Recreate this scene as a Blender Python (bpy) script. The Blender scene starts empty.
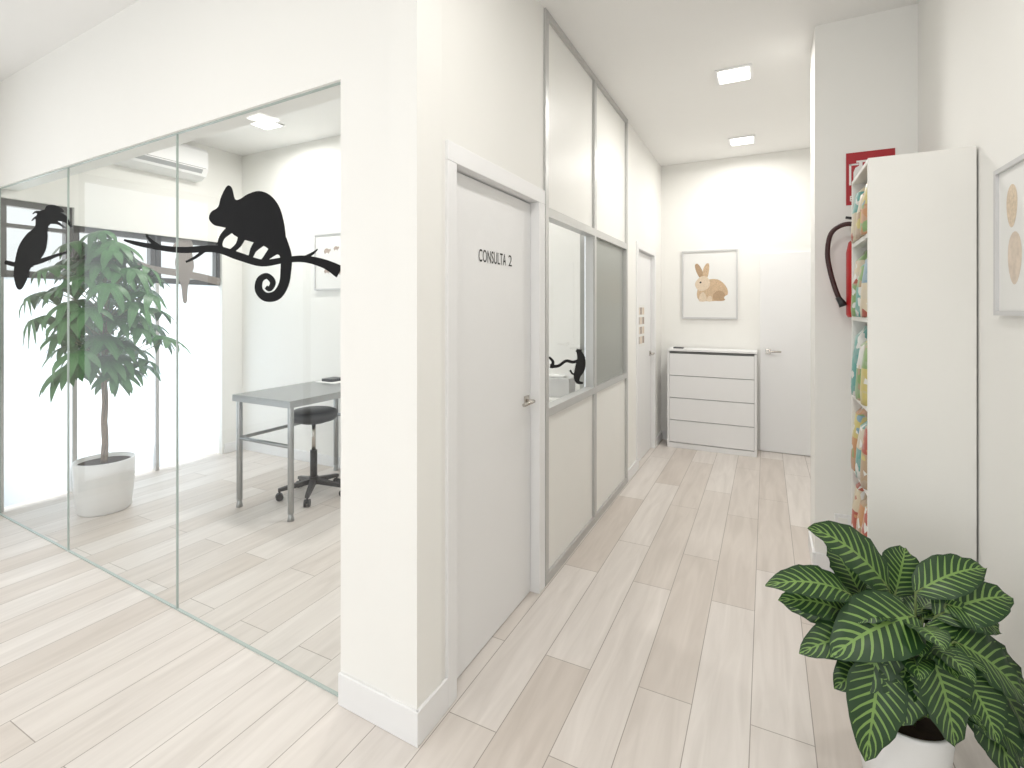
import bpy, math, random
from mathutils import Vector, Matrix
from mathutils.geometry import tessellate_polygon
random.seed(7)
scene=bpy.context.scene

# ------------------------------------------------------------------ camera frame
F=500.0; CU=512.0; CV=308.0; H=1.5
TH=math.atan(254/500.0)
S_,C_=math.sin(TH),math.cos(TH)
R=Vector((C_,S_,0)); D=Vector((-S_,C_,0))
CEIL=3.12

# ------------------------------------------------------------------ materials
def new_mat(name):
    m=bpy.data.materials.new(name); m.use_nodes=True
    nt=m.node_tree; b=nt.nodes['Principled BSDF']
    return m,nt,b
def mat(name,col,rough=0.5,metal=0.0,var=0.03,scale=8.0,bump=0.0,spec=0.5,emis=None,estr=0,coat=0):
    m,nt,b=new_mat(name)
    tc=nt.nodes.new('ShaderNodeTexCoord')
    n=nt.nodes.new('ShaderNodeTexNoise'); n.inputs['Scale'].default_value=scale; n.inputs['Detail'].default_value=3
    nt.links.new(tc.outputs['Object'],n.inputs['Vector'])
    mx=nt.nodes.new('ShaderNodeMix'); mx.data_type='RGBA'
    mx.inputs['A'].default_value=(*[c*(1-var) for c in col],1)
    mx.inputs['B'].default_value=(*[min(1,c*(1+var)) for c in col],1)
    nt.links.new(n.outputs['Fac'],mx.inputs['Factor'])
    nt.links.new(mx.outputs['Result'],b.inputs['Base Color'])
    b.inputs['Roughness'].default_value=rough; b.inputs['Metallic'].default_value=metal
    b.inputs['Specular IOR Level'].default_value=spec
    if coat: b.inputs['Coat Weight'].default_value=coat
    if bump:
        bp=nt.nodes.new('ShaderNodeBump'); bp.inputs['Strength'].default_value=bump; bp.inputs['Distance'].default_value=0.002
        n2=nt.nodes.new('ShaderNodeTexNoise'); n2.inputs['Scale'].default_value=180
        nt.links.new(tc.outputs['Object'],n2.inputs['Vector'])
        nt.links.new(n2.outputs['Fac'],bp.inputs['Height']); nt.links.new(bp.outputs['Normal'],b.inputs['Normal'])
    if emis:
        b.inputs['Emission Color'].default_value=(*emis,1); b.inputs['Emission Strength'].default_value=estr
    return m

M_wall=mat('wall_paint',(0.895,0.888,0.855),0.75,var=0.006,bump=0.05,spec=0.25)
M_ceil=mat('ceiling_paint',(0.90,0.893,0.875),0.85,var=0.006,spec=0.2)
M_white=mat('white_lacquer',(0.86,0.86,0.86),0.38,var=0.008)
M_panel=mat('white_panel',(0.86,0.855,0.82),0.4,var=0.008)
M_cab=mat('white_melamine',(0.82,0.81,0.77),0.45,var=0.01)
M_alu=mat('aluminium',(0.56,0.56,0.55),0.35,metal=0.5,var=0.03)
M_steel=mat('stainless_steel',(0.37,0.38,0.38),0.30,metal=0.9,var=0.05,scale=20)
M_chrome=mat('satin_nickel',(0.55,0.52,0.48),0.25,metal=1,var=0.03)
M_black=mat('black_vinyl_film',(0.008,0.008,0.009),0.7,var=0.1,spec=0.15)
M_greyfilm=mat('grey_vinyl_film',(0.30,0.27,0.25),0.7,var=0.1,spec=0.2)
M_blackp=mat('black_plastic',(0.02,0.02,0.022),0.4,var=0.1)
M_seat=mat('black_leatherette',(0.035,0.036,0.038),0.42,var=0.15,bump=0.2)
M_dark=mat('dark_window_frame',(0.05,0.052,0.055),0.45,var=0.1)
M_grey=mat('grey_rubber',(0.25,0.25,0.25),0.6)
M_acgrey=mat('ac_louvre_grey',(0.40,0.41,0.42),0.5)
M_red=mat('red_enamel',(0.50,0.012,0.015),0.35,var=0.05)
M_sign=mat('red_sign_plate',(0.40,0.012,0.02),0.4,var=0.04)
M_signw=mat('sign_white',(0.85,0.82,0.80),0.5)
M_hose=mat('rubber_hose',(0.045,0.012,0.012),0.45,var=0.2)
M_text=mat('lettering_black',(0.03,0.03,0.03),0.6)
M_pot=mat('glazed_white_pot',(0.83,0.83,0.82),0.3,var=0.01)
M_soil=mat('potting_soil',(0.05,0.03,0.02),0.95,var=0.5,scale=60)
M_trunk=mat('bark',(0.23,0.17,0.11),0.85,var=0.35,scale=30)
M_paper=mat('poster_paper',(0.84,0.84,0.82),0.6,var=0.01)
M_frame=mat('picture_frame_pale',(0.62,0.62,0.62),0.4,var=0.02)
M_fur=mat('rabbit_fur_print',(0.60,0.44,0.29),0.8,var=0.45,scale=90)
M_furd=mat('rabbit_fur_dark_print',(0.46,0.32,0.20),0.8,var=0.45,scale=90)
M_furl=mat('rabbit_fur_light_print',(0.72,0.60,0.46),0.8,var=0.3,scale=90)
M_beige=mat('beige_print',(0.72,0.62,0.52),0.8,var=0.25,scale=30)
M_brownp=mat('greybrown_print',(0.42,0.34,0.29),0.8,var=0.4,scale=40)
M_tgreen=mat('glass_joint_green',(0.45,0.52,0.49),0.3,var=0.05)
M_blind=mat('frosted_grey_glass',(0.31,0.325,0.30),0.3,var=0.03,scale=3)
M_lamp=mat('downlight_diffuser',(0.9,0.9,0.88),0.5,emis=(1,0.98,0.94),estr=7)
M_stem=mat('plant_stem',(0.16,0.22,0.07),0.6,var=0.2)

def glass_mat(name,tint=(0.93,0.97,0.955),base=0.045,rough=0.0):
    m=bpy.data.materials.new(name); m.use_nodes=True; nt=m.node_tree; nt.nodes.clear()
    o=nt.nodes.new('ShaderNodeOutputMaterial'); mx=nt.nodes.new('ShaderNodeMixShader')
    t=nt.nodes.new('ShaderNodeBsdfTransparent'); t.inputs[0].default_value=(*tint,1)
    g=nt.nodes.new('ShaderNodeBsdfGlossy'); g.inputs['Roughness'].default_value=rough
    lw=nt.nodes.new('ShaderNodeLayerWeight'); lw.inputs['Blend'].default_value=0.5
    p=nt.nodes.new('ShaderNodeMath'); p.operation='POWER'; p.inputs[1].default_value=5
    a=nt.nodes.new('ShaderNodeMath'); a.operation='MULTIPLY_ADD'; a.inputs[1].default_value=0.9; a.inputs[2].default_value=base
    nt.links.new(lw.outputs['Facing'],p.inputs[0]); nt.links.new(p.outputs[0],a.inputs[0])
    nt.links.new(a.outputs[0],mx.inputs[0]); nt.links.new(t.outputs[0],mx.inputs[1]); nt.links.new(g.outputs[0],mx.inputs[2])
    nt.links.new(mx.outputs[0],o.inputs[0]); return m
M_glass=glass_mat('clear_glass',(0.98,0.99,0.988),base=0.045)
M_wglass=glass_mat('window_glass',(0.96,0.98,0.97),0.05)

def frosted():
    m=bpy.data.materials.new('frosted_film_glass'); m.use_nodes=True; nt=m.node_tree; nt.nodes.clear()
    o=nt.nodes.new('ShaderNodeOutputMaterial'); mx=nt.nodes.new('ShaderNodeMixShader'); mx.inputs[0].default_value=0.4
    t=nt.nodes.new('ShaderNodeBsdfTranslucent'); t.inputs[0].default_value=(0.80,0.87,0.93,1)
    d=nt.nodes.new('ShaderNodeBsdfDiffuse'); d.inputs[0].default_value=(0.82,0.87,0.91,1)
    nt.links.new(t.outputs[0],mx.inputs[1]); nt.links.new(d.outputs[0],mx.inputs[2]); nt.links.new(mx.outputs[0],o.inputs[0]); return m
M_frost=frosted()

def floor_mat():
    m,nt,b=new_mat('pale_oak_planks')
    tc=nt.nodes.new('ShaderNodeTexCoord')
    mp=nt.nodes.new('ShaderNodeMapping'); mp.inputs['Rotation'].default_value=(0,0,math.radians(90)); mp.inputs['Location'].default_value=(0.35,0.05,0)
    nt.links.new(tc.outputs['Object'],mp.inputs['Vector'])
    br=nt.nodes.new('ShaderNodeTexBrick'); br.offset=0.37; br.offset_frequency=2
    br.inputs['Scale'].default_value=1.0
    br.inputs['Brick Width'].default_value=1.2; br.inputs['Row Height'].default_value=0.2
    br.inputs['Mortar Size'].default_value=0.0018; br.inputs['Mortar Smooth'].default_value=0.2
    br.inputs['Color1'].default_value=(0.745,0.70,0.66,1); br.inputs['Color2'].default_value=(0.57,0.50,0.44,1)
    br.inputs['Bias'].default_value=-0.4
    br.inputs['Mortar'].default_value=(0.36,0.32,0.28,1)
    nt.links.new(mp.outputs[0],br.inputs['Vector'])
    mp2=nt.nodes.new('ShaderNodeMapping'); mp2.inputs['Scale'].default_value=(9,0.9,1)
    nt.links.new(tc.outputs['Object'],mp2.inputs['Vector'])
    n=nt.nodes.new('ShaderNodeTexNoise'); n.inputs['Scale'].default_value=2.0; n.inputs['Detail'].default_value=6; n.inputs['Distortion'].default_value=0.9
    nt.links.new(mp2.outputs[0],n.inputs['Vector'])
    cr=nt.nodes.new('ShaderNodeValToRGB'); cr.color_ramp.elements[0].position=0.28; cr.color_ramp.elements[0].color=(0.89,0.88,0.87,1)
    cr.color_ramp.elements[1].position=0.72; cr.color_ramp.elements[1].color=(1.05,1.05,1.05,1)
    nt.links.new(n.outputs['Fac'],cr.inputs[0])
    mx=nt.nodes.new('ShaderNodeMix'); mx.data_type='RGBA'; mx.blend_type='MULTIPLY'; mx.inputs['Factor'].default_value=1
    nt.links.new(br.outputs['Color'],mx.inputs['A']); nt.links.new(cr.outputs[0],mx.inputs['B'])
    nt.links.new(mx.outputs['Result'],b.inputs['Base Color'])
    b.inputs['Roughness'].default_value=0.42; b.inputs['Specular IOR Level'].default_value=0.35
    bp=nt.nodes.new('ShaderNodeBump'); bp.inputs['Strength'].default_value=0.25; bp.inputs['Distance'].default_value=0.002; bp.invert=True
    nt.links.new(br.outputs['Fac'],bp.inputs['Height']); nt.links.new(bp.outputs['Normal'],b.inputs['Normal'])
    return m
M_floor=floor_mat()

def leaf_mat(name,dark,light,zebra=False,rough=0.4):
    m,nt,b=new_mat(name)
    uv=nt.nodes.new('ShaderNodeUVMap'); sp=nt.nodes.new('ShaderNodeSeparateXYZ'); nt.links.new(uv.outputs[0],sp.inputs[0])
    def math_(op,a,bv=None,c=None):
        n=nt.nodes.new('ShaderNodeMath'); n.operation=op
        for i,x in enumerate((a,bv,c)):
            if x is None: continue
            if isinstance(x,(int,float)): n.inputs[i].default_value=x
            else: nt.links.new(x,n.inputs[i])
        return n.outputs[0]
    u=sp.outputs[0]; v=sp.outputs[1]
    av=math_('ABSOLUTE',math_('SUBTRACT',v,0.5)) # 0..0.5
    mid=math_('LESS_THAN',av,0.025 if zebra else 0.035)
    if zebra:
        ph=math_('MULTIPLY',math_('SUBTRACT',u,math_('MULTIPLY',av,0.42)),2*math.pi*11)
        s=math_('SINE',ph)
        th=math_('ADD',math_('MULTIPLY',av,1.4),0.34)
        st=math_('GREATER_THAN',s,th)
        edge=math_('LESS_THAN',av,0.45)
        fac=math_('MAXIMUM',math_('MULTIPLY',st,edge),mid)
        fac=math_('MULTIPLY',fac,0.8)
    else:
        ns=nt.nodes.new('ShaderNodeTexNoise'); ns.inputs['Scale'].default_value=6
        tc=nt.nodes.new('ShaderNodeTexCoord'); nt.links.new(tc.outputs['Object'],ns.inputs['Vector'])
        fac=math_('MAXIMUM',ns.outputs['Fac'],mid)
    mx=nt.nodes.new('ShaderNodeMix'); mx.data_type='RGBA'
    mx.inputs['A'].default_value=(*dark,1); mx.inputs['B'].default_value=(*light,1)
    nt.links.new(fac,mx.inputs['Factor']); nt.links.new(mx.outputs['Result'],b.inputs['Base Color'])
    b.inputs['Roughness'].default_value=rough
    return m
M_zebra=leaf_mat('zebra_leaf',(0.014,0.05,0.012),(0.24,0.40,0.10),True,0.42)
M_leaf=leaf_mat('schefflera_leaf',(0.016,0.09,0.024),(0.06,0.22,0.05),False,0.45)

# ------------------------------------------------------------------ mesh builder
class MB:
    def __init__(s): s.v=[];s.f=[];s.m=[];s.uv=[];s.sm=[];s.mats=[]
    def mi(s,mt):
        if mt not in s.mats: s.mats.append(mt)
        return s.mats.index(mt)
    def face(s,idx,mt,uv=None,smooth=False):
        s.f.append(tuple(idx)); s.m.append(s.mi(mt)); s.uv.append(uv); s.sm.append(smooth)
    def add(s,verts,faces,mt,smooth=False,uvs=None):
        o=len(s.v); s.v+= [Vector(p) for p in verts]
        for i,f in enumerate(faces): s.face([o+j for j in f],mt,uvs[i] if uvs else None,smooth)
    def hexa(s,p,mt):
        s.add(p,[(0,3,2,1),(4,5,6,7),(0,1,5,4),(1,2,6,5),(2,3,7,6),(3,0,4,7)],mt)
    def box(s,x0,x1,y0,y1,z0,z1,mt):
        x0,x1=sorted((x0,x1));y0,y1=sorted((y0,y1));z0,z1=sorted((z0,z1))
        s.hexa([(x0,y0,z0),(x1,y0,z0),(x1,y1,z0),(x0,y1,z0),(x0,y0,z1),(x1,y0,z1),(x1,y1,z1),(x0,y1,z1)],mt)
    def lathe(s,cx,cy,prof,mt,n=32,mtx=None):
        vs=[];fs=[]
        for r,z in prof:
            for i in range(n):
                a=2*math.pi*i/n; vs.append(Vector((r*math.cos(a),r*math.sin(a),z)))
        k=len(prof)
        for j in range(k-1):
            for i in range(n):
                a=j*n+i;b=j*n+(i+1)%n; fs.append((a,b,b+n,a+n))
        if mtx is None: vs=[v+Vector((cx,cy,0)) for v in vs]
        else: vs=[mtx@v for v in vs]
        o=len(s.v); s.v+=vs
        for f in fs: s.face([o+i for i in f],mt,None,True)
        s.face([o+i for i in range(n)][::-1],mt); s.face([o+(k-1)*n+i for i in range(n)],mt)
    def tube(s,pts,rad,mt,n=8):
        pts=[Vector(p) for p in pts]
        if not hasattr(rad,'__len__'): rad=[rad]*len(pts)
        rings=[];prev=None
        for i,p in enumerate(pts):
            d=(pts[min(i+1,len(pts)-1)]-pts[max(i-1,0)]).normalized()
            if prev is None:
                a=Vector((0,0,1)) if abs(d.z)<0.9 else Vector((1,0,0)); x=d.cross(a).normalized()
            else: x=(prev-d*prev.dot(d)).normalized()
            prev=x; y=d.cross(x)
            rings.append([p+(x*math.cos(2*math.pi*k/n)+y*math.sin(2*math.pi*k/n))*rad[i] for k in range(n)])
        o=len(s.v)
        for r in rings: s.v+=r
        for j in range(len(rings)-1):
            for k in range(n):
                a=o+j*n+k;b=o+j*n+(k+1)%n; s.face((a,b,b+n,a+n),mt,None,True)
        s.face([o+k for k in range(n)][::-1],mt); s.face([o+(len(rings)-1)*n+k for k in range(n)],mt)
    def poly(s,pts,mt):
        pts=[Vector(p) for p in pts]
        tr=tessellate_polygon([pts]); s.add(pts,[tuple(t) for t in tr],mt)
    def build(s,name,bevel=0,origin=None):
        xs=[p.x for p in s.v];ys=[p.y for p in s.v];zs=[p.z for p in s.v]
        o=Vector(origin) if origin is not None else Vector(((min(xs)+max(xs))/2,(min(ys)+max(ys))/2,min(zs)))
        me=bpy.data.meshes.new(name); me.from_pydata([p-o for p in s.v],[],s.f)
        for mt in s.mats: me.materials.append(mt)
        ul=me.uv_layers.new(name='UVMap')
        for i,p in enumerate(me.polygons):
            p.material_index=s.m[i]; p.use_smooth=s.sm[i]
            if s.uv[i]:
                for li,q in zip(p.loop_indices,s.uv[i]): ul.data[li].uv=q
        me.validate(); me.update()
        ob=bpy.data.objects.new(name,me); ob.location=o; scene.collection.objects.link(ob)
        if bevel:
            b=ob.modifiers.new('bevel','BEVEL'); b.width=bevel; b.segments=2; b.limit_method='ANGLE'; b.angle_limit=math.radians(50)
        return ob

def text_geo(st,width,origin,ex,ey,mb,mt,height=None,bold=0.0):
    c=bpy.data.curves.new('t','FONT'); c.body=st; c.size=1; c.offset=bold; c.space_character=1.05
    ob=bpy.data.objects.new('t',c); scene.collection.objects.link(ob)
    bpy.context.view_layer.update()
    me=bpy.data.meshes.new_from_object(ob.evaluated_get(bpy.context.evaluated_depsgraph_get()))
    xs=[v.co.x for v in me.vertices];ys=[v.co.y for v in me.vertices]
    w=max(xs)-min(xs);h=max(ys)-min(ys); sx=width/w; sy=(height/h) if height else sx
    ex=Vector(ex);ey=Vector(ey);o=Vector(origin)
    vs=[o+ex*((v.co.x-min(xs))*sx)+ey*((v.co.y-min(ys))*sy) for v in me.vertices]
    mb.add(vs,[tuple(p.vertices) for p in me.polygons],mt)
    bpy.data.objects.remove(ob); bpy.data.meshes.remove(me); bpy.data.curves.remove(c)

def spline(pts,closed=True,n=4):
    out=[];L=len(pts)
    rng=range(L) if closed else range(L-1)
    for i in rng:
        g=(lambda k:pts[k%L]) if closed else (lambda k:pts[max(0,min(L-1,k))])
        p0,p1,p2,p3=g(i-1),g(i),g(i+1),g(i+2)
        for j in range(n):
            t=j/n
            out.append(tuple(0.5*(2*p1[k]+(p2[k]-p0[k])*t+(2*p0[k]-5*p1[k]+4*p2[k]-p3[k])*t*t+(3*p1[k]-p0[k]-3*p2[k]+p3[k])*t**3) for k in range(len(p1))))
    if not closed: out.append(tuple(pts[-1]))
    return out
def stroke2d(pts,n=5):
    """pts (a,b,width) -> list of quads in 2D"""
    p=spline(pts,False,n); L=[];Rr=[]
    for i,q in enumerate(p):
        a=p[max(i-1,0)];b=p[min(i+1,len(p)-1)]
        dx,dy=b[0]-a[0],b[1]-a[1];l=math.hypot(dx,dy) or 1
        nx,ny=-dy/l*q[2]/2,dx/l*q[2]/2
        L.append((q[0]+nx,q[1]+ny));Rr.append((q[0]-nx,q[1]-ny))
    return [(L[i],L[i+1],Rr[i+1],Rr[i]) for i in range(len(p)-1)]

# ---- tracing of flat artwork: image pixels projected from the camera onto real planes
LAYER=[0]
def on_plane(u,v,p0,n):
    d=R*((u-CU)/F)+D+Vector((0,0,(CV-v)/F)); c=Vector((0,0,H)); n=Vector(n); p0=Vector(p0)
    return c+d*((p0-c).dot(n)/d.dot(n))
def art_poly(mb,pts,p0,n,mt,smooth=True):
    q=spline(pts,True,4) if smooth else pts
    LAYER[0]+=1; off=-Vector(n)*(0.00012*(LAYER[0]%20)) if Vector(n).y>0 else Vector(n)*(0.00012*(LAYER[0]%20))
    mb.poly([on_plane(a,b,p0,n)+off for a,b in q],mt)
def art_stroke(mb,pts,p0,n,mt):
    LAYER[0]+=1; off=-Vector(n)*(0.00012*(LAYER[0]%20)) if Vector(n).y>0 else Vector(n)*(0.00012*(LAYER[0]%20))
    for quad in stroke2d(pts): mb.add([on_plane(a,b,p0,n)+off for a,b in quad],[(0,1,2,3)],mt)

# ================================================================== ROOM SHELL
XL=-1.07; XR=0.72; YB=5.88; XW=-4.98; YA=1.385
def simple(name,boxes,bevel=0):
    mb=MB()
    for b in boxes: mb.box(*b)
    return mb.build(name,bevel)
fl=simple('floor',[(-5.2,0.9,-3.9,6.1,-0.08,0,M_floor)])
fl.data.transform(Matrix.Translation(fl.location)); fl.location=(0,0,0)
simple('ceiling',[(-5.2,0.9,-3.9,6.1,CEIL,CEIL+0.1,M_ceil)])
simple('wall_right',[(XR,XR+0.12,-3.6,YB+0.1,0,CEIL,M_wall)])
simple('wall_back',[(XL-0.12,XR,YB,YB+0.12,0,CEIL,M_wall)])
simple('wall_rear_lobby',[(XW-0.1,-3.2,-3.7,-3.58,0,CEIL,M_wall),(0.5,XR,-3.7,-3.58,0,CEIL,M_wall),(-3.2,0.5,-3.7,-3.58,2.75,CEIL,M_wall)])
simple('wall_pillar',[(0.25,XR,3.35,3.65,0,CEIL,M_wall)])
# corridor left wall with door openings
simple('wall_corridor_left',[
 (XL-0.12,XL,YA,1.60,0,CEIL,M_wall),(XL-0.12,XL,1.60,2.42,2.07,CEIL,M_wall),(XL-0.12,XL,2.42,2.482,0,CEIL,M_wall),
 (XL-0.12,XL,4.285,4.68,0,CEIL,M_wall),(XL-0.12,XL,4.68,5.47,2.07,CEIL,M_wall),(XL-0.12,XL,5.47,YB,0,CEIL,M_wall)])
simple('wall_consulting_back',[(XW,XL-0.13,3.45,3.55,0,CEIL,M_wall)])
# street wall: consulting room part + lobby part with big windows
simple('wall_street',[
 (XW-0.12,XW,1.56,2.0,2.31,CEIL,M_wall),(XW-0.12,XW,2.0,3.23,2.17,CEIL,M_wall),(XW-0.12,XW,3.23,3.55,0,CEIL,M_wall),
 (XW-0.12,XW,1.1,1.56,0,CEIL,M_wall),(XW-0.12,XW,-3.58,1.1,2.6,CEIL,M_wall),(XW-0.12,XW,-3.58,-3.2,0,2.6,M_wall)])

# glass wall line
A=Vector((XL,YA,0)); E=Vector((-0.99925,0.0387,0)); N=Vector((0.0387,0.99925,0))
def gp(s,o,z): return A+E*s+N*o+Vector((0,0,z))
def gbox(mb,s0,s1,o0,o1,z0,z1,mt):
    mb.hexa([gp(s1,o0,z0),gp(s0,o0,z0),gp(s0,o1,z0),gp(s1,o1,z0),gp(s1,o0,z1),gp(s0,o0,z1),gp(s0,o1,z1),gp(s1,o1,z1)],mt)
SG0,SG1,SG2,SG3=0.372,1.545,2.775,3.908
GT=2.37
mb=MB(); gbox(mb,0,SG0,0,0.14,0,CEIL,M_wall); gbox(mb,SG0,SG3,0,0.12,GT,CEIL,M_wall); mb.build('wall_lobby_glass_side')
mb=MB()
for a,b in ((SG0,SG1),(SG1,SG2),(SG2,SG3)):
    mb.add([gp(a+0.002,0.02,0.008),gp(b-0.002,0.02,0.008),gp(b-0.002,0.02,GT),gp(a+0.002,0.02,GT)],[(0,1,2,3)],M_glass)
for sx in (SG0,SG1,SG2,SG3): gbox(mb,sx-0.002,sx+0.002,0.015,0.025,0.006,GT,M_tgreen)
gbox(mb,SG0,SG3,0.014,0.026,0,0.006,M_tgreen); gbox(mb,SG0,SG3,0.014,0.026,GT-0.004,GT,M_tgreen)
mb.build('glass_partition')

# baseboards
def base(name,boxes): return simple(name,[b+(M_white,) for b in boxes],0.003)
mb=MB(); gbox(mb,-0.013,SG0,-0.013,0,0,0.12,M_white); mb.build('baseboard_column',0.003)
base('baseboard_corridor_left',[(XL,XL+0.013,YA-0.011,1.555,0,0.12),(XL,XL+0.013,4.29,4.63,0,0.10),(XL,XL+0.013,5.53,YB,0,0.10)])
base('baseboard_pillar',[(0.237,0.25,3.337,3.65,0,0.10),(0.25,XR-0.013,3.337,3.35,0,0.10)])
base('baseboard_right',[(XR-0.013,XR,-3.5,3.33,0,0.10)])
base('baseboard_back',[(XL+0.02,-0.10,YB-0.013,YB,0,0.10)])
base('baseboard_consulting',[(XW+0.02,XL-0.13,3.437,3.45,0,0.10),(XW,XW+0.013,3.25,3.45,0,0.10)])

# ---------------- doors
def lever(mb,x,y,z,axis,mt=M_chrome,dirn=-1):
    if axis=='x':
        mb.box(x,x+0.008,y-0.025,y+0.025,z-0.025,z+0.025,mt)
        mb.tube([(x,y,z),(x+0.045,y,z)],0.009,mt,10)
        mb.tube([(x+0.045,y,z),(x+0.047,y+dirn*0.03,z),(x+0.045,y+dirn*0.12,z)],0.009,mt,10)
    else:
        mb.box(x-0.025,x+0.025,y-0.008,y,z-0.025,z+0.025,mt)
        mb.tube([(x,y,z),(x,y-0.045,z)],0.009,mt,10)
        mb.tube([(x,y-0.045,z),(x+dirn*0.03,y-0.047,z),(x+dirn*0.12,y-0.045,z)],0.009,mt,10)
mb=MB()
mb.box(XL-0.08,XL-0.04,1.622,2.395,0.006,2.048,M_white)
lever(mb,XL-0.04,2.345,1.02,'x')
text_geo('CONSULTA',0.255,(XL-0.0385,1.865,1.702),(0,1,0),(0,0,1),mb,M_text,0.055,0.004)
text_geo('2',0.036,(XL-0.0385,2.145,1.703),(0,1,0),(0,0,1),mb,M_text,0.053,0.0)
for hz in (0.25,1.05,1.85): mb.tube([(XL-0.036,1.622,hz),(XL-0.036,1.622,hz+0.08)],0.006,M_chrome,8)
mb.build('door_1',0.0)
simple('trim_1',[(XL-0.118,XL+0.012,1.555,1.618,0,2.055,M_white),(XL-0.118,XL+0.012,2.40,2.478,0,2.055,M_white),(XL-0.118,XL+0.012,1.555,2.478,2.055,2.13,M_white)],0.003)
mb=MB(); mb.box(XL-0.07,XL-0.03,4.705,5.445,0.006,2.048,M_white); lever(mb,XL-0.03,5.39,1.02,'x')
mb.box(XL-0.03,XL-0.027,4.80,5.12,1.12,1.53,M_paper)
for i in range(4):
    for j in range(3): mb.box(XL-0.027,XL-0.026,4.82+j*0.1,4.90+j*0.1,1.15+i*0.095,1.22+i*0.095,M_beige if (i+j)%2 else M_brownp)
mb.build('door_2')
simple('trim_2',[(XL-0.118,XL+0.012,4.63,4.70,0,2.055,M_white),(XL-0.118,XL+0.012,5.45,5.52,0,2.055,M_white),(XL-0.118,XL+0.012,4.63,5.52,2.055,2.12,M_white)],0.003)
mb=MB(); mb.box(-0.055,0.69,YB-0.022,YB-0.001,0.006,2.07,M_white); lever(mb,0.02,YB-0.022,1.05,'y',dirn=1)
mb.build('door_3',0.003)

# ---------------- partition of aluminium & panels
mb=MB()
Y0,Y1,Y2=2.505,3.37,4.262
xo=XL+0.012; xi=XL-0.055
def rail(y0,y1,z0,z1): mb.box(xi,xo,y0,y1,z0,z1,M_alu)
for y in (Y0,Y1,Y2): rail(y-0.022,y+0.022,0,CEIL-0.002)
for a,b in ((Y0,Y1),(Y1,Y2)):
    for z0,z1 in ((0,0.05),(0.905,0.95),(2.0,2.05),(CEIL-0.04,CEIL-0.002)): rail(a+0.022,b-0.022,z0,z1)
    mb.box(XL-0.035,XL-0.005,a+0.02,b-0.02,0.05,0.905,M_panel)
    mb.box(XL-0.035,XL-0.005,a+0.02,b-0.02,2.05,CEIL-0.04,M_panel)
    mb.box(XL-0.02,XL+0.006,a+0.022,a+0.036,0.95,2.0,M_alu); mb.box(XL-0.02,XL+0.006,b-0.036,b-0.022,0.95,2.0,M_alu)
mb.build('partition_frame')
mb=MB(); mb.add([(XL-0.02,Y0+0.03,0.95),(XL-0.02,Y1-0.03,0.95),(XL-0.02,Y1-0.03,2.0),(XL-0.02,Y0+0.03,2.0)],[(0,1,2,3)],M_glass); mb.build('window_1')
simple('window_2',[(XL-0.03,XL-0.015,Y1+0.03,Y2-0.03,0.95,2.0,M_blind)])

# ---------------- street windows of consulting room
mb=MB()
xw0,xw1=XW-0.09,XW-0.03
for a,b,zt in ((1.56,2.0,2.31),(2.0,2.62,2.17),(2.62,3.23,2.17)):
    mb.box(xw0,xw1,a+0.005,a+0.045,1.73,zt,M_dark); mb.box(xw0,xw1,b-0.045,b-0.005,1.73,zt,M_dark)
    mb.box(xw0,xw1,a+0.01,b-0.01,1.73,1.78,M_dark); mb.box(xw0,xw1,a+0.01,b-0.01,zt-0.05,zt,M_dark)
    mb.box(xw0,xw1,a,a+0.03,0,1.73,M_alu)
    mb.add([(XW-0.06,a+0.03,0.02),(XW-0.06,b-0.005,0.02),(XW-0.06,b-0.005,1.73),(XW-0.06,a+0.03,1.73)],[(0,1,2,3)],M_frost)
    mb.add([(XW-0.06,a+0.045,1.78),(XW-0.06,b-0.045,1.78),(XW-0.06,b-0.045,zt-0.05),(XW-0.06,a+0.045,zt-0.05)],[(0,1,2,3)],M_wglass)
mb.box(xw0,xw1,1.58,1.98,2.10,2.13,M_dark)
mb.build('window_3')
mb=MB()
for y in (-3.2,-2.13,-1.06,0.02,1.08): mb.box(xw0,xw1,y-0.03,y+0.03,0,2.6,M_alu)
mb.box(xw0,xw1,-3.2,1.1,0,0.08,M_alu); mb.box(xw0,xw1,-3.2,1.1,2.54,2.6,M_alu)
mb.build('window_4')
mb=MB()
for x in (-3.18,-2.3,-1.35,-0.4,0.48): mb.box(x-0.03,x+0.03,-3.67,-3.61,0,2.75,M_alu)
mb.box(-3.2,0.5,-3.67,-3.61,0,0.08,M_alu); mb.box(-3.2,0.5,-3.67,-3.61,2.69,2.75,M_alu)
mb.build('assumed_rear_window')  # assumed window behind the camera, opening added to light the corridor

# ---------------- ceiling downlights
def downlight(x,y,s=0.115,e=9):
    mb=MB()
    mb.box(x-s,x+s,y-s,y+s,CEIL-0.012,CEIL-0.001,M_white)
    mb.box(x-s+0.02,x+s-0.02,y-s+0.02,y+s-0.02,CEIL-0.015,CEIL-0.0125,M_lamp)
    o=mb.build('ceiling_downlight')
    l=bpy.data.lights.new('downlight_glow','AREA'); l.shape='SQUARE'; l.size=0.18; l.energy=e; l.color=(1,0.975,0.94); l.spread=math.radians(175)
    lo=bpy.data.objects.new('downlight_glow',l); scene.collection.objects.link(lo); lo.parent=o; lo.location=(0,0,-0.008)
for x,y,e in ((-0.197,3.78,14),(-0.206,5.30,11),(-3.91,2.92,14),(-2.2,2.92,14),(-0.2,1.3,9),(-0.2,-0.6,8),(-2.2,0.2,4),(-3.9,0.2,4),(-2.2,-1.8,6),(-3.9,-1.8,6)): downlight(x,y,e=e)  # corridor pair and first consulting-room one visible; others unseen, added for light

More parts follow.
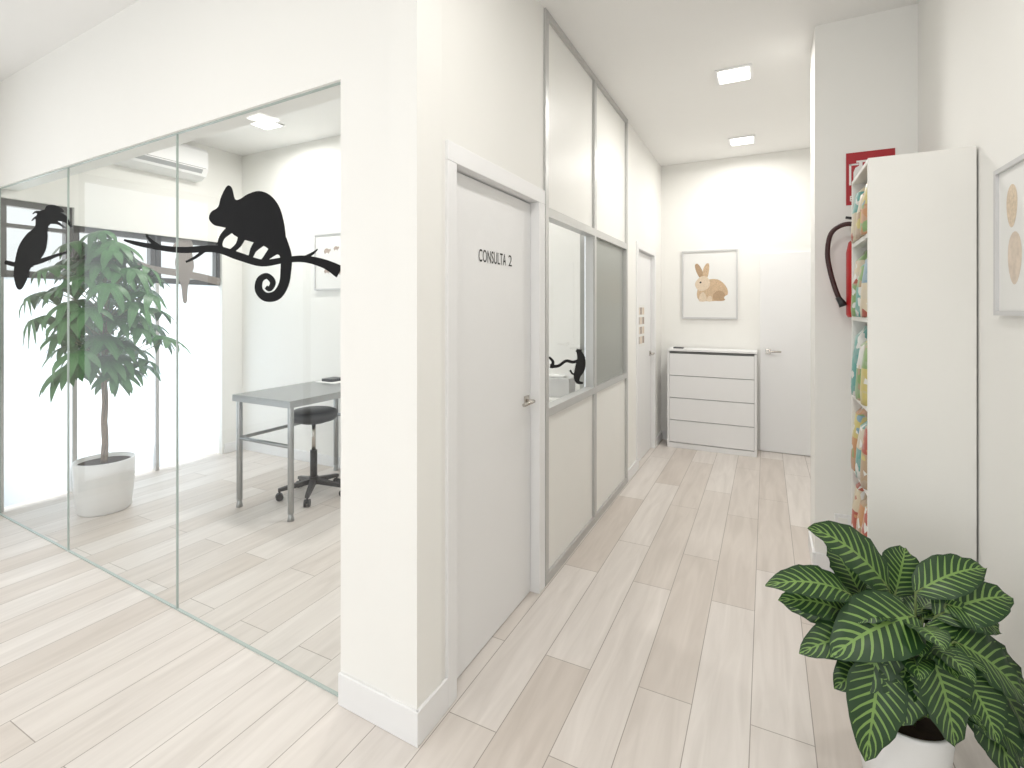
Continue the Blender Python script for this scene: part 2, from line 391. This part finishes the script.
# ---------------- air conditioner
mb=MB()
y0,y1=2.155,2.96; zt=3.02; zb=2.73
prof=[(0,zt),(0.17,zt),(0.20,zt-0.03),(0.205,zb+0.09),(0.17,zb+0.03),(0.10,zb),(0,zb)]
n=len(prof)
vs=[(XW+a,y0,z) for a,z in prof]+[(XW+a,y1,z) for a,z in prof]
mb.add(vs,[tuple(range(n)),tuple(range(2*n-1,n-1,-1))]+[(i,(i+1)%n+0,(i+1)%n+n,i+n)[::-1] for i in range(n)],M_white)
mb.hexa([(XW+0.166,y0+0.05,zb+0.028),(XW+0.207,y0+0.05,zb+0.086),(XW+0.207,y1-0.05,zb+0.086),(XW+0.166,y1-0.05,zb+0.028),
         (XW+0.160,y0+0.05,zb+0.032),(XW+0.201,y0+0.05,zb+0.090),(XW+0.201,y1-0.05,zb+0.090),(XW+0.160,y1-0.05,zb+0.032)],M_acgrey)
mb.box(XW+0.203,XW+0.2065,y0+0.02,y1-0.02,zb+0.098,zb+0.102,M_grey)
mb.build('air_conditioner')

# ---------------- steel examination table
mb=MB()
tx0,tx1,ty0,ty1,tz=-3.58,-2.95,2.40,3.42,0.85
mb.box(tx0,tx1,ty0,ty1,tz-0.012,tz,M_steel)
mb.box(tx0,tx1,ty0,ty0+0.012,tz-0.05,tz-0.012,M_steel); mb.box(tx0,tx1,ty1-0.012,ty1,tz-0.05,tz-0.012,M_steel)
mb.box(tx0,tx0+0.012,ty0+0.012,ty1-0.012,tz-0.05,tz-0.012,M_steel); mb.box(tx1-0.012,tx1,ty0+0.012,ty1-0.012,tz-0.05,tz-0.012,M_steel)
for x in (tx0+0.035,tx1-0.035):
    for y in (ty0+0.035,ty1-0.035):
        mb.tube([(x,y,0.05),(x,y,tz-0.012)],0.021,M_steel,16); mb.tube([(x,y,0.0),(x,y,0.05)],[0.024,0.016],M_steel,12)
zb=0.52
mb.tube([(tx0+0.035,ty0+0.035,zb),(tx1-0.035,ty0+0.035,zb)],0.014,M_steel,10)
mb.tube([(tx0+0.035,ty0+0.035,zb),(tx0+0.035,ty1-0.035,zb)],0.014,M_steel,10)
mb.tube([(tx0+0.035,ty1-0.035,zb),(tx1-0.035,ty1-0.035,zb)],0.014,M_steel,10)
mb.build('steel_examination_table',0.002)
mb=MB(); mb.box(-3.52,-3.28,3.12,3.36,tz,tz+0.006,M_paper); mb.box(-3.48,-3.36,3.16,3.30,tz+0.006,tz+0.03,M_blackp); mb.build('clipboard_with_papers')

# ---------------- stool
mb=MB(); cx,cy=-3.24,2.86
mb.lathe(cx,cy,[(0.10,0.60),(0.165,0.605),(0.178,0.62),(0.182,0.65),(0.175,0.675),(0.15,0.685),(0.0001,0.687)],M_seat,36)
mb.lathe(cx,cy,[(0.10,0.585),(0.10,0.60)],M_blackp,24)
mb.tube([(cx,cy,0.34),(cx,cy,0.59)],0.016,M_chrome,14); mb.tube([(cx,cy,0.12),(cx,cy,0.36)],0.027,M_blackp,16)
mb.lathe(cx,cy,[(0.04,0.09),(0.045,0.11),(0.035,0.15)],M_blackp,20)
for i in range(5):
    a=math.radians(20+72*i); d=Vector((math.cos(a),math.sin(a),0)); o=Vector((cx,cy,0)); sd=Vector((-d.y,d.x,0))
    p0=o+d*0.03;p1=o+d*0.26
    mb.hexa([p0-sd*0.024+Vector((0,0,0.095)),p1-sd*0.016+Vector((0,0,0.07)),p1+sd*0.016+Vector((0,0,0.07)),p0+sd*0.024+Vector((0,0,0.095)),
             p0-sd*0.022+Vector((0,0,0.135)),p1-sd*0.014+Vector((0,0,0.092)),p1+sd*0.014+Vector((0,0,0.092)),p0+sd*0.022+Vector((0,0,0.135))],M_blackp)
    c=o+d*0.25+Vector((0,0,0.028))
    for sgn in (-1,1): mb.tube([c+sd*sgn*0.006,c+sd*sgn*0.022],0.028,M_blackp,16)
    mb.tube([c,c+Vector((0,0,0.05))],0.008,M_blackp,8)
mb.build('swivel_stool')

# ---------------- counter by the inner window with box
mb=MB(); mb.box(-1.85,-1.14,3.05,3.44,0.86,0.90,M_panel); mb.box(-1.83,-1.16,3.08,3.44,0.02,0.86,M_white)
for i in range(2): mb.box(-1.82+i*0.335,-1.50+i*0.335,3.065,3.08,0.06,0.84,M_white)
mb.build('wash_cabinet',0.003)
mb=MB(); mb.box(-1.38,-1.16,3.12,3.24,0.90,1.03,M_alu); mb.box(-1.33,-1.21,3.15,3.21,1.03,1.045,M_paper); mb.build('tissue_box',0.004)

# ---------------- vinyl stickers on the glass
gpl=gp(0,0.0185,0); gn=N
mb=MB()
body=[(209,219),(211,212),(218,207),(221,197),(227,186),(232,188),(235,199),(240,199),(248,194),(259,191),(270,195),(279,206),(284,222),(286,240),(285,254),(276,254),(264,246),(252,242),(242,239),(234,235),(228,229),(222,227),(214,225)]
art_poly(mb,body,gpl,gn,M_black)
for st in ([(232,228,9),(223,236,6),(220,244,5),(222,250,5)],[(243,234,9),(239,244,6),(233,250,5),(228,253,5)],
           [(262,240,12),(254,249,7),(251,256,5),(247,261,6)],[(278,246,14),(268,256,7),(262,262,5),(256,262,5)],
           [(280,240,14),(286,256,12),(286,270,11),(284,284,10),(277,295,10),(266,297,9),(259,290,8),(260,280,7),(267,276,6),(273,282,6),(270,289,5),(266,287,4)],
           [(124,240,2),(135,243,4),(150,246,5),(180,250,6),(215,249,7),(238,256,8),(262,263,7),(285,260,6),(305,259,7),(325,264,9),(340,272,13)],
           [(205,250,4),(196,257,3),(186,262,2)],[(300,260,4),(312,254,3),(318,249,1)],[(160,247,4),(150,240,3),(146,234,1)]):
    art_stroke(mb,st,gpl,gn,M_black)
mb.build('chameleon_window_sticker')
mb=MB()
# body, then large down-curved beak with casque
art_poly(mb,[(52,216),(47,210),(40,211),(36,217),(35,227),(27,234),(19,246),(15,262),(14,276),(17,288),(22,289),(27,280),(31,268),(40,260),(46,250),(48,238),(48,228),(52,222)],gpl,gn,M_black)
art_poly(mb,[(46,212),(54,211),(62,213),(68,218),(71,227),(66,223),(59,221),(50,222)],gpl,gn,M_black)
art_poly(mb,[(45,212),(47,206),(54,205),(61,208),(63,212),(55,212)],gpl,gn,M_black)
for st in ([(40,213,4),(36,212,2),(33,214,1)],[(39,217,4),(35,218,2),(32,221,1)],[(50,222,4),(58,223,3),(65,228,1)],
           [(5,262,4),(20,265,5),(38,262,5),(58,255,3),(68,252,2)],[(37,256,3),(39,264,2)],[(31,260,3),(33,267,2)]): art_stroke(mb,st,gpl,gn,M_black)
mb.build('hornbill_window_sticker')
mb=MB(); wp=(XW-0.028,0,0); wn=(1,0,0)
art_poly(mb,[(173,246),(178,240),(185,237),(191,240),(193,246),(192,252),(194,266),(191,276),(188,288),(187,302),(183,302),(181,286),(177,274),(175,262),(177,252)],wp,wn,M_greyfilm)
art_stroke(mb,[(128,258,4),(150,268,6),(178,273,7),(200,277,7),(220,282,7)],wp,wn,M_greyfilm)
art_stroke(mb,[(150,268,3),(142,276,2),(135,280,1)],wp,wn,M_greyfilm)
mb.build('bird_window_sticker')
mb=MB(); wp=(XL-0.017,0,0)
for st in ([(549,357,2),(553,362,3),(551,368,3)],[(550,366,4),(558,366,3),(566,361,3),(574,362,3),(585,357,2)],[(578,350,4),(581,358,8),(580,368,10),(577,376,7),(578,382,4),(583,383,2)],
           [(581,352,5),(576,350,3)],[(579,372,3),(573,374,2),(570,370,2)]): art_stroke(mb,st,wp,wn,M_black)
mb.build('monkey_window_sticker')

# ---------------- dresser
mb=MB(); dx0,dx1,dy,dz=-0.953,-0.082,5.58,1.06
dback=YB-0.016
mb.box(dx0,dx0+0.022,dy+0.002,dback,0,dz-0.03,M_white); mb.box(dx1-0.022,dx1,dy+0.002,dback,0,dz-0.03,M_white)
mb.box(dx0,dx1,dy-0.004,dback,dz-0.022,dz,M_white)
mb.box(dx0+0.022,dx1-0.022,dy+0.03,dback,0.03,dz-0.03,M_grey)
mb.box(dx0+0.022,dx1-0.022,dy+0.004,dy+0.03,0.0,0.055,M_white)
hh=(dz-0.045-0.06)/4
for i in range(4):
    z0=0.06+i*hh
    mb.box(dx0+0.024,dx1-0.024,dy,dy+0.02,z0+0.003,z0+hh-0.004,M_white)
mb.build('chest_of_drawers',0.002)
mb=MB(); mb.box(-0.90,-0.80,5.66,5.74,dz,dz+0.012,M_blackp); mb.build('card_reader')

# ---------------- framed rabbit picture
def frame_y(mb,x0,x1,z0,z1,y,w=0.018,mt=M_frame):
    mb.box(x0,x1,y-0.022,y,z0,z0+w,mt); mb.box(x0,x1,y-0.022,y,z1-w,z1,mt)
    mb.box(x0,x0+w,y-0.022,y,z0+w,z1-w,mt); mb.box(x1-w,x1,y-0.022,y,z0+w,z1-w,mt)
    mb.box(x0+w,x1-w,y-0.012,y,z0+w,z1-w,M_paper)
mb=MB(); frame_y(mb,-0.842,-0.268,1.38,2.135,YB)
pp=(0,YB-0.0125,0); pn=(0,1,0); LAYER[0]=0
art_poly(mb,[(697,292),(700,286),(705,281),(712,279),(719,280),(725,285),(728,292),(725,299),(715,301),(704,301),(698,299)],pp,pn,M_fur)
art_poly(mb,[(714,300),(713,295),(717,291),(722,291),(725,295),(725,300),(719,301)],pp,pn,M_furd)
art_poly(mb,[(700,278),(696,271),(695,265),(698,264),(702,270),(704,277)],pp,pn,M_furd)
art_poly(mb,[(703,277),(703,270),(706,264),(709,264),(709,271),(707,278)],pp,pn,M_fur)
art_poly(mb,[(695,284),(698,279),(703,276),(708,278),(710,284),(707,289),(701,291),(697,289)],pp,pn,M_furl)
art_poly(mb,[(699.5,282.5),(700.5,281.5),(701.7,282.3),(700.6,283.5)],pp,pn,M_text)
art_poly(mb,[(699,301),(700,295),(703,292),(706,296),(706,301)],pp,pn,M_furl)
art_poly(mb,[(707,301),(708,297),(711,296),(712,301)],pp,pn,M_furl)
art_poly(mb,[(724,298),(727,295),(730,297),(728,301)],pp,pn,M_paper)
mb.build('framed_rabbit_picture')
# picture in consulting room
mb=MB(); frame_y(mb,-3.88,-3.32,1.67,2.21,3.45,0.015)
for (cx_,cz_,s_) in ((-3.72,2.04,1),(-3.60,2.06,0.8),(-3.47,2.03,1),(-3.72,1.85,0.9),(-3.58,1.84,1.1),(-3.45,1.86,0.8)):
    pts=[(cx_+a*0.04*s_,3.4372,cz_+b*0.03*s_) for a,b in ((-1,0),(-.6,.7),(.1,.9),(.8,.5),(1.2,.8),(1.3,.1),(.8,-.4),(.7,-1),(.4,-.5),(-.4,-.5),(-.5,-1),(-.8,-.5))]
    mb.poly(pts,M_brownp)
mb.build('framed_animal_print')
# picture on the right wall
mb=MB(); y0,y1,z0,z1=1.86,2.286,1.475,1.97; w=0.016; x=XR
mb.box(x-0.022,x,y0,y1,z0,z0+w,M_frame); mb.box(x-0.022,x,y0,y1,z1-w,z1,M_frame)
mb.box(x-0.022,x,y0,y0+w,z0+w,z1-w,M_frame); mb.box(x-0.022,x,y1-w,y1,z0+w,z1-w,M_frame)
mb.box(x-0.012,x,y0+w,y1-w,z0+w,z1-w,M_paper)
def oval(cy,cz,ry,rz,mt,off):
    mb.poly([(x-off,cy+ry*math.cos(t*math.pi/12)*(1+0.15*math.sin(t*math.pi/12)),cz+rz*math.sin(t*math.pi/12)) for t in range(24)],mt)
oval(2.17,1.83,0.04,0.07,M_furl,0.0125); oval(2.03,1.83,0.045,0.07,M_furl,0.0125); oval(2.15,1.66,0.05,0.085,M_beige,0.0125); oval(2.0,1.65,0.05,0.08,M_beige,0.0125)
mb.build('framed_egg_print')

# ---------------- bookcase with pet food
mb=MB(); bx0,bx1,by0,by1,bz=0.373,0.713,2.49,2.93,2.115
t=0.018
mb.box(bx0,bx1,by0,by0+t,0,bz,M_cab); mb.box(bx0,bx1,by1-t,by1,0,bz,M_cab)
mb.box(bx0,bx1,by0+t,by1-t,bz-t,bz,M_cab); mb.box(bx1-0.008,bx1,by0+t,by1-t,0,bz-t,M_cab)
mb.box(bx0+0.01,bx0+0.03,by0+t,by1-t,0,0.07,M_cab)
SH=[0.07,0.385,0.72,1.07,1.44,1.79]
for z in SH: mb.box(bx0,bx1-0.008,by0+t,by1-t,z,z+0.02,M_cab)
mb.build('shelving_unit',0.0015)
cols=[(0.52,0.27,0.13),(0.62,0.54,0.40),(0.14,0.36,0.33),(0.56,0.48,0.18),(0.24,0.37,0.16),(0.40,0.10,0.07),(0.66,0.66,0.63),(0.22,0.34,0.42),(0.44,0.32,0.21)]
def packmat(i,c):
    m,nt,b=new_mat('packaging_%d'%i)
    tc=nt.nodes.new('ShaderNodeTexCoord'); vo=nt.nodes.new('ShaderNodeTexVoronoi'); vo.inputs['Scale'].default_value=34
    nt.links.new(tc.outputs['Object'],vo.inputs['Vector'])
    sp=nt.nodes.new('ShaderNodeSeparateColor'); nt.links.new(vo.outputs['Color'],sp.inputs[0])
    cr=nt.nodes.new('ShaderNodeValToRGB'); cr.color_ramp.interpolation='CONSTANT'
    e=cr.color_ramp.elements; e[0].color=(*c,1); e[1].position=0.6; e[1].color=(*[min(1,x*0.75+0.12) for x in c],1)
    k=e.new(0.8); k.color=(*cols[(i+4)%9],1); k=e.new(0.92); k.color=(0.7,0.7,0.67,1)
    nt.links.new(sp.outputs[0],cr.inputs[0]); nt.links.new(cr.outputs[0],b.inputs['Base Color']); b.inputs['Roughness'].default_value=0.35
    return m
MP=[packmat(i,c) for i,c in enumerate(cols)]
mb=MB()
def bag(x,y,z,w,h,d,m1,m2):
    rows=[(0,1,1),(0.12,1,1.05),(0.5,0.98,0.95),(0.85,0.97,0.7),(0.95,0.96,0.2),(1,0.98,0.1)]
    vs=[]
    for r,ws,ds in rows:
        for k in range(12):
            a=2*math.pi*k/12; cxv=math.copysign(abs(math.cos(a))**0.6,math.cos(a)); syv=math.copysign(abs(math.sin(a))**0.6,math.sin(a))
            vs.append((x+cxv*d/2*ds,y+syv*w/2*ws,z+r*h))
    o=len(mb.v); mb.v+=[Vector(v) for v in vs]
    for j in range(len(rows)-1):
        for k in range(12):
            mm=m2 if j in (2,) else m1
            mb.face([o+j*12+k,o+j*12+(k+1)%12,o+(j+1)*12+(k+1)%12,o+(j+1)*12+k],mm,None,True)
    mb.face([o+k for k in range(12)][::-1],m1); mb.face([o+(len(rows)-1)*12+k for k in range(12)],m1)
order=[[(5,0),(6,5),(0,5)],[(0,5),(8,0),(5,1)],[(8,5),(2,1),(0,3)],[(3,4),(4,6),(2,2)],[(1,7),(2,4),(4,1)],[(0,3),(8,1),(1,2)]]
for si,z in enumerate(SH):
    gap=(SH[si+1] if si+1<len(SH) else bz-t)-z-0.02
    for k in range(3):
        m1,m2=order[si][k]
        for dxp in (0.052,0.182):
            bag(bx0+dxp-0.004,by0+0.09+k*0.13,z+0.0205,0.12,gap*(0.88,0.80,0.93)[k],0.12,MP[m1],MP[m2])
mb.build('pet_food_bags')

# ---------------- fire extinguisher sign + extinguisher
mb=MB(); yy=3.349; sx0,sx1,sz0,sz1=0.400,0.622,2.075,2.365
mb.box(sx0,sx1,yy-0.004,yy,sz0,sz1,M_sign)
def rb(x0,x1,z0,z1,mt=M_signw): mb.box(x0,x1,yy-0.0055,yy-0.0042,z0,z1,mt)
f=yy-0.0055
cx_=sx0+0.068
mb.poly([(cx_+a,f,sz0+b) for a,b in ((-0.03,0.07),(0.03,0.07),(0.034,0.08),(0.034,0.18),(0.025,0.205),(0.010,0.213),(-0.010,0.213),(-0.025,0.205),(-0.034,0.18),(-0.034,0.08))],M_signw)
rb(cx_-0.008,cx_+0.008,sz0+0.213,sz0+0.232); rb(cx_-0.02,cx_+0.034,sz0+0.232,sz0+0.243); rb(cx_-0.052,cx_-0.010,sz0+0.219,sz0+0.228); rb(cx_-0.054,cx_-0.044,sz0+0.11,sz0+0.228)
fx=sx1-0.06
mb.poly([(fx+a,f,sz0+b) for a,b in ((-0.03,0.07),(0.03,0.07),(0.042,0.11),(0.03,0.16),(0.02,0.14),(0.006,0.22),(-0.012,0.165),(-0.022,0.19),(-0.04,0.11))],M_signw)
text_geo('EXTINTOR',0.185,(sx0+0.018,f,sz0+0.02),(1,0,0),(0,0,1),mb,M_signw,0.03)
mb.build('fire_extinguisher_sign')
mb=MB(); ex,ey=0.466,3.245
mb.lathe(ex,ey,[(0.070,1.45),(0.078,1.465),(0.078,1.80),(0.068,1.855),(0.035,1.885),(0.022,1.895)],M_red,28)
mb.tube([(ex,ey,1.89),(ex,ey,1.95)],0.016,M_chrome,12)
mb.box(ex-0.06,ex+0.03,ey-0.012,ey+0.012,1.95,1.962,M_blackp)
mb.hexa([(ex-0.08,ey-0.01,1.985),(ex+0.03,ey-0.01,1.962),(ex+0.03,ey+0.01,1.962),(ex-0.08,ey+0.01,1.985),(ex-0.08,ey-0.01,1.997),(ex+0.03,ey-0.01,1.975),(ex+0.03,ey+0.01,1.975),(ex-0.08,ey+0.01,1.997)],M_blackp)
hp=spline([(ex-0.01,ey,1.93),(0.41,ey,1.955),(0.355,ey,1.945),(0.315,ey,1.90),(0.302,ey,1.80),(0.315,ey,1.70),(0.340,ey,1.60),(0.360,ey,1.545),(0.372,ey,1.53)],False,6)
mb.tube(hp,0.0125,M_hose,10)
mb.tube([(0.350,ey,1.56),(0.368,ey,1.53),(0.376,ey,1.51)],[0.013,0.018,0.021],M_blackp,12)
mb.box(ex-0.03,ex+0.03,ey+0.078,3.349,1.70,1.78,M_grey)
mb.build('fire_extinguisher')
simple('wall_socket',[(0.345,0.425,3.340,3.3495,0.26,0.34,M_white),(0.362,0.408,3.337,3.340,0.277,0.323,M_panel)],0.002)

# ================================================================== PLANTS
def leaf(mb,base,mid,tip,nrm,halfw,mt,nu=10,nv=6,fold=0.25,ripple=0.0,seed=0,limit=None):
    base,mid,tip=Vector(base),Vector(mid),Vector(tip)
    rows=[]
    for i in range(nu+1):
        t_=i/nu
        p=base*(1-t_)**2+mid*2*t_*(1-t_)+tip*t_*t_
        d=((mid-base)*(1-t_)+(tip-mid)*t_).normalized()
        side=d.cross(nrm).normalized(); up=side.cross(d).normalized()
        w=halfw*(math.sin(math.pi*min(1,t_**0.80*0.97+0.03))**0.72)
        if i==nu: w=0.0005
        row=[]
        for j in range(nv+1):
            a=-1+2*j/nv
            z=abs(a)*w*fold-(a*a)*w*0.18+ripple*math.sin(i*2.1+seed+ (3 if a>0 else 0))*abs(a)**2
            q=p+side*(a*w)+up*z
            if limit: q=limit(q)
            row.append(q)
        rows.append(row)
    o=len(mb.v)
    for r in rows: mb.v+=r
    for i in range(nu):
        for j in range(nv):
            a=o+i*(nv+1)+j
            mb.face((a,a+1,a+nv+2,a+nv+1),mt,[(i/nu,j/nv),(i/nu,(j+1)/nv),((i+1)/nu,(j+1)/nv),((i+1)/nu,j/nv)],True)

# zebra plant, bottom right
mb=MB(); pc=Vector((0.375,1.93,0)); K=0.0031
mb.lathe(pc.x,pc.y,[(0.088,0.0),(0.096,0.01),(0.118,0.15),(0.128,0.245),(0.131,0.26),(0.122,0.262),(0.118,0.245),(0.10,0.235)],M_pot,40)
mb.lathe(pc.x,pc.y,[(0.118,0.225),(0.117,0.238)],M_soil,30)
Cc=-D
def lp(a,b,c):
    # plant-local image pixels: a camera right, b up; c metres towards the camera
    return pc+R*(a*K)+Vector((0,0,0.314+b*K))+Cc*c
def lim(q):
    q=q.copy()
    if q.x>0.700: q.x=0.700
    if q.y>2.48 and q.x>0.36: q.y=2.48
    if q.z<0.03: q.z=0.03
    return q
LV=[
 ((-56,100,.02),(-143,112,.04),15),((-8,98,-.02),(-90,160,-.02),21),((-2,86,.06),(-92,56,.10),27),
 ((-50,74,.00),(-124,90,.0),15),((-42,64,.05),(-114,50,.06),17),((-42,50,.08),(-64,-36,.12),22),((-6,66,.12),(2,-6,.18),26),
 ((14,98,.0),(84,122,.0),18),((26,80,.03),(98,100,.04),20),((30,66,.08),(86,18,.12),24),
 ((50,56,.02),(110,8,.06),20),((40,26,.08),(74,-56,.12),21),
 ((8,84,-.06),(34,124,-.12),20),((-28,84,-.06),(-46,126,-.14),19),
 ((40,66,-.05),(96,66,-.12),20),((-30,56,-.05),(-100,66,-.10),20),((60,38,.03),(110,-36,.06),20),
 ((26,44,.12),(46,-8,.16),20),((-22,52,.10),(-34,2,.14),20),((36,92,.03),(74,74,.08),18),
 ((70,22,.04),(102,-64,.08),19),((-30,30,.02),(-78,14,.05),17),((52,8,.08),(86,-44,.12),19),((-10,46,.10),(-14,12,.15),17),((14,74,.04),(44,30,.12),22),((-20,80,.03),(-60,20,.10),20)]
for i,(b_,t_,w_) in enumerate(LV):
    B=lp(*b_);T=lp(*t_)
    L=(T-B).length
    Mi=(B+T)/2+Vector((0,0,1))*L*0.22+Cc*L*0.08
    nrm=(Vector((0,0,1))*0.9+Cc*0.75+R*random.uniform(-.35,.35)).normalized()
    if abs((T-B).normalized().dot(nrm))>0.9: nrm=(Cc+Vector((0,0,0.2))).normalized()
    leaf(mb,B,Mi,T,nrm,w_*K*1.08,M_zebra,14,8,0.30,0.006,i,lim)
    root=pc+Vector((random.uniform(-.04,.04),random.uniform(-.04,.04),0.235))
    m_=(root+B)/2+Vector((0,0,0.03))
    mb.tube([root,m_,B,B+(Mi-B)*0.2],[0.0045,0.004,0.0035,0.002],M_stem,6)
for i in range(40):
    a=2.4*i; r=random.uniform(.03,.09); hgt=random.uniform(.33,.56)
    d=Vector((math.cos(a),math.sin(a),0))
    B=pc+d*r+Vector((0,0,hgt)); L=random.uniform(.12,.18); T=B+d*L*0.85+Vector((0,0,random.uniform(-.06,.05)))
    leaf(mb,B,(B+T)/2+Vector((0,0,.04)),T,Vector((0,0,1)),0.048,M_zebra,10,6,0.3,0.004,i,lim)
    mb.tube([pc+d*0.03+Vector((0,0,.235)),B],[0.004,0.003],M_stem,6)
mb.build('potted_zebra_plant')

# umbrella tree behind the glass
mb=MB(); tc_=Vector((-4.40,1.95,0))
mb.lathe(tc_.x,tc_.y,[(0.150,0.0),(0.160,0.012),(0.176,0.15),(0.183,0.30),(0.185,0.375),(0.176,0.378),(0.172,0.35),(0.15,0.34)],M_pot,40)
mb.lathe(tc_.x,tc_.y,[(0.174,0.33),(0.173,0.348)],M_soil,30)
for k in range(3):
    mb.tube([(tc_.x+0.012*math.cos(2.1*k+0.05*i*7),tc_.y+0.012*math.sin(2.1*k+0.05*i*7),0.34+0.05*i) for i in range(26)],[0.013-0.0003*i for i in range(26)],M_trunk,8)
gl=lambda x:YA-0.0387*(x-XL)+0.05
def lim2(q):
    q=q.copy(); m_=gl(q.x)
    if q.y<m_: q.y=m_+random.uniform(0,0.004)
    if q.x<XW+0.03: q.x=XW+0.03
    return q
NL=80
for i in range(NL):
    h=(i+0.5)/NL
    z=1.0+h*1.04
    prof_=0.45*math.sin(math.pi*min(1,(0.26+0.68*h)))**0.75
    a=2.399*i; r=prof_*random.uniform(0.35,1.0)
    d=Vector((math.cos(a),math.sin(a),0))
    P=tc_+d*r+Vector((0,0,z+random.uniform(-.06,.06)))
    P=lim2(P)
    zr=max(0.95,z-0.18-0.25*r)
    zr=min(zr,1.75)
    root=tc_+Vector((0,0,zr))
    mb.tube([root,(root+P)/2+Vector((0,0,.04)),P],[0.006,0.004,0.003],M_stem,5)
    nl=7; tilt=0.55+random.uniform(-.15,.25)
    ax=(d*0.5+Vector((0,0,1))).normalized(); x_=ax.cross(Vector((0.3,0.8,0.1))).normalized(); y_=ax.cross(x_)
    for k in range(nl):
        an=2*math.pi*k/nl+random.uniform(-.1,.1)
        dd=(x_*math.cos(an)+y_*math.sin(an))
        L=random.uniform(.13,.20)
        B=P; Mi=P+dd*L*0.55+Vector((0,0,0.01)); T=P+dd*L*0.85-Vector((0,0,L*tilt))
        leaf(mb,B,Mi,T,ax,0.031,M_leaf,6,2,0.2,0,k,lim2)
mb.build('potted_umbrella_tree')

# ================================================================== LIGHT
w=bpy.data.worlds.new('World'); scene.world=w; w.use_nodes=True
bg=w.node_tree.nodes['Background']; bg.inputs[0].default_value=(0.93,0.97,1,1); bg.inputs[1].default_value=1.1
def area(name,loc,rot,sx,sy,e,col=(1,1,1)):
    l=bpy.data.lights.new(name,'AREA'); l.shape='RECTANGLE'; l.size=sx; l.size_y=sy; l.energy=e; l.color=col
    o=bpy.data.objects.new(name,l); scene.collection.objects.link(o); o.location=loc; o.rotation_euler=rot
    return o
area('street_daylight',(XW-0.5,-1.05,1.45),(0,math.radians(-90),0),2.6,4.2,15,(0.97,0.985,1))
area('street_daylight_consulting',(XW-0.5,2.4,1.3),(0,math.radians(-90),0),2.4,1.8,32,(0.96,0.985,1))
area('added_rear_daylight',(-1.3,-3.9,1.45),(math.radians(90),0,0),3.6,2.6,36,(0.985,0.99,1))  # unseen lamp added at the assumed rear window to brighten the corridor

# ================================================================== CAMERA
cam=bpy.data.cameras.new('camera'); co=bpy.data.objects.new('camera',cam); scene.collection.objects.link(co)
co.location=(0,0,H); co.rotation_euler=(math.radians(90),0,TH)
cam.sensor_width=36; cam.lens=36*F/1024; cam.shift_y=-(384-CV)/1024; cam.clip_start=0.02
scene.camera=co
scene.view_settings.view_transform='Standard'; scene.view_settings.look='None'; scene.view_settings.exposure=0.12
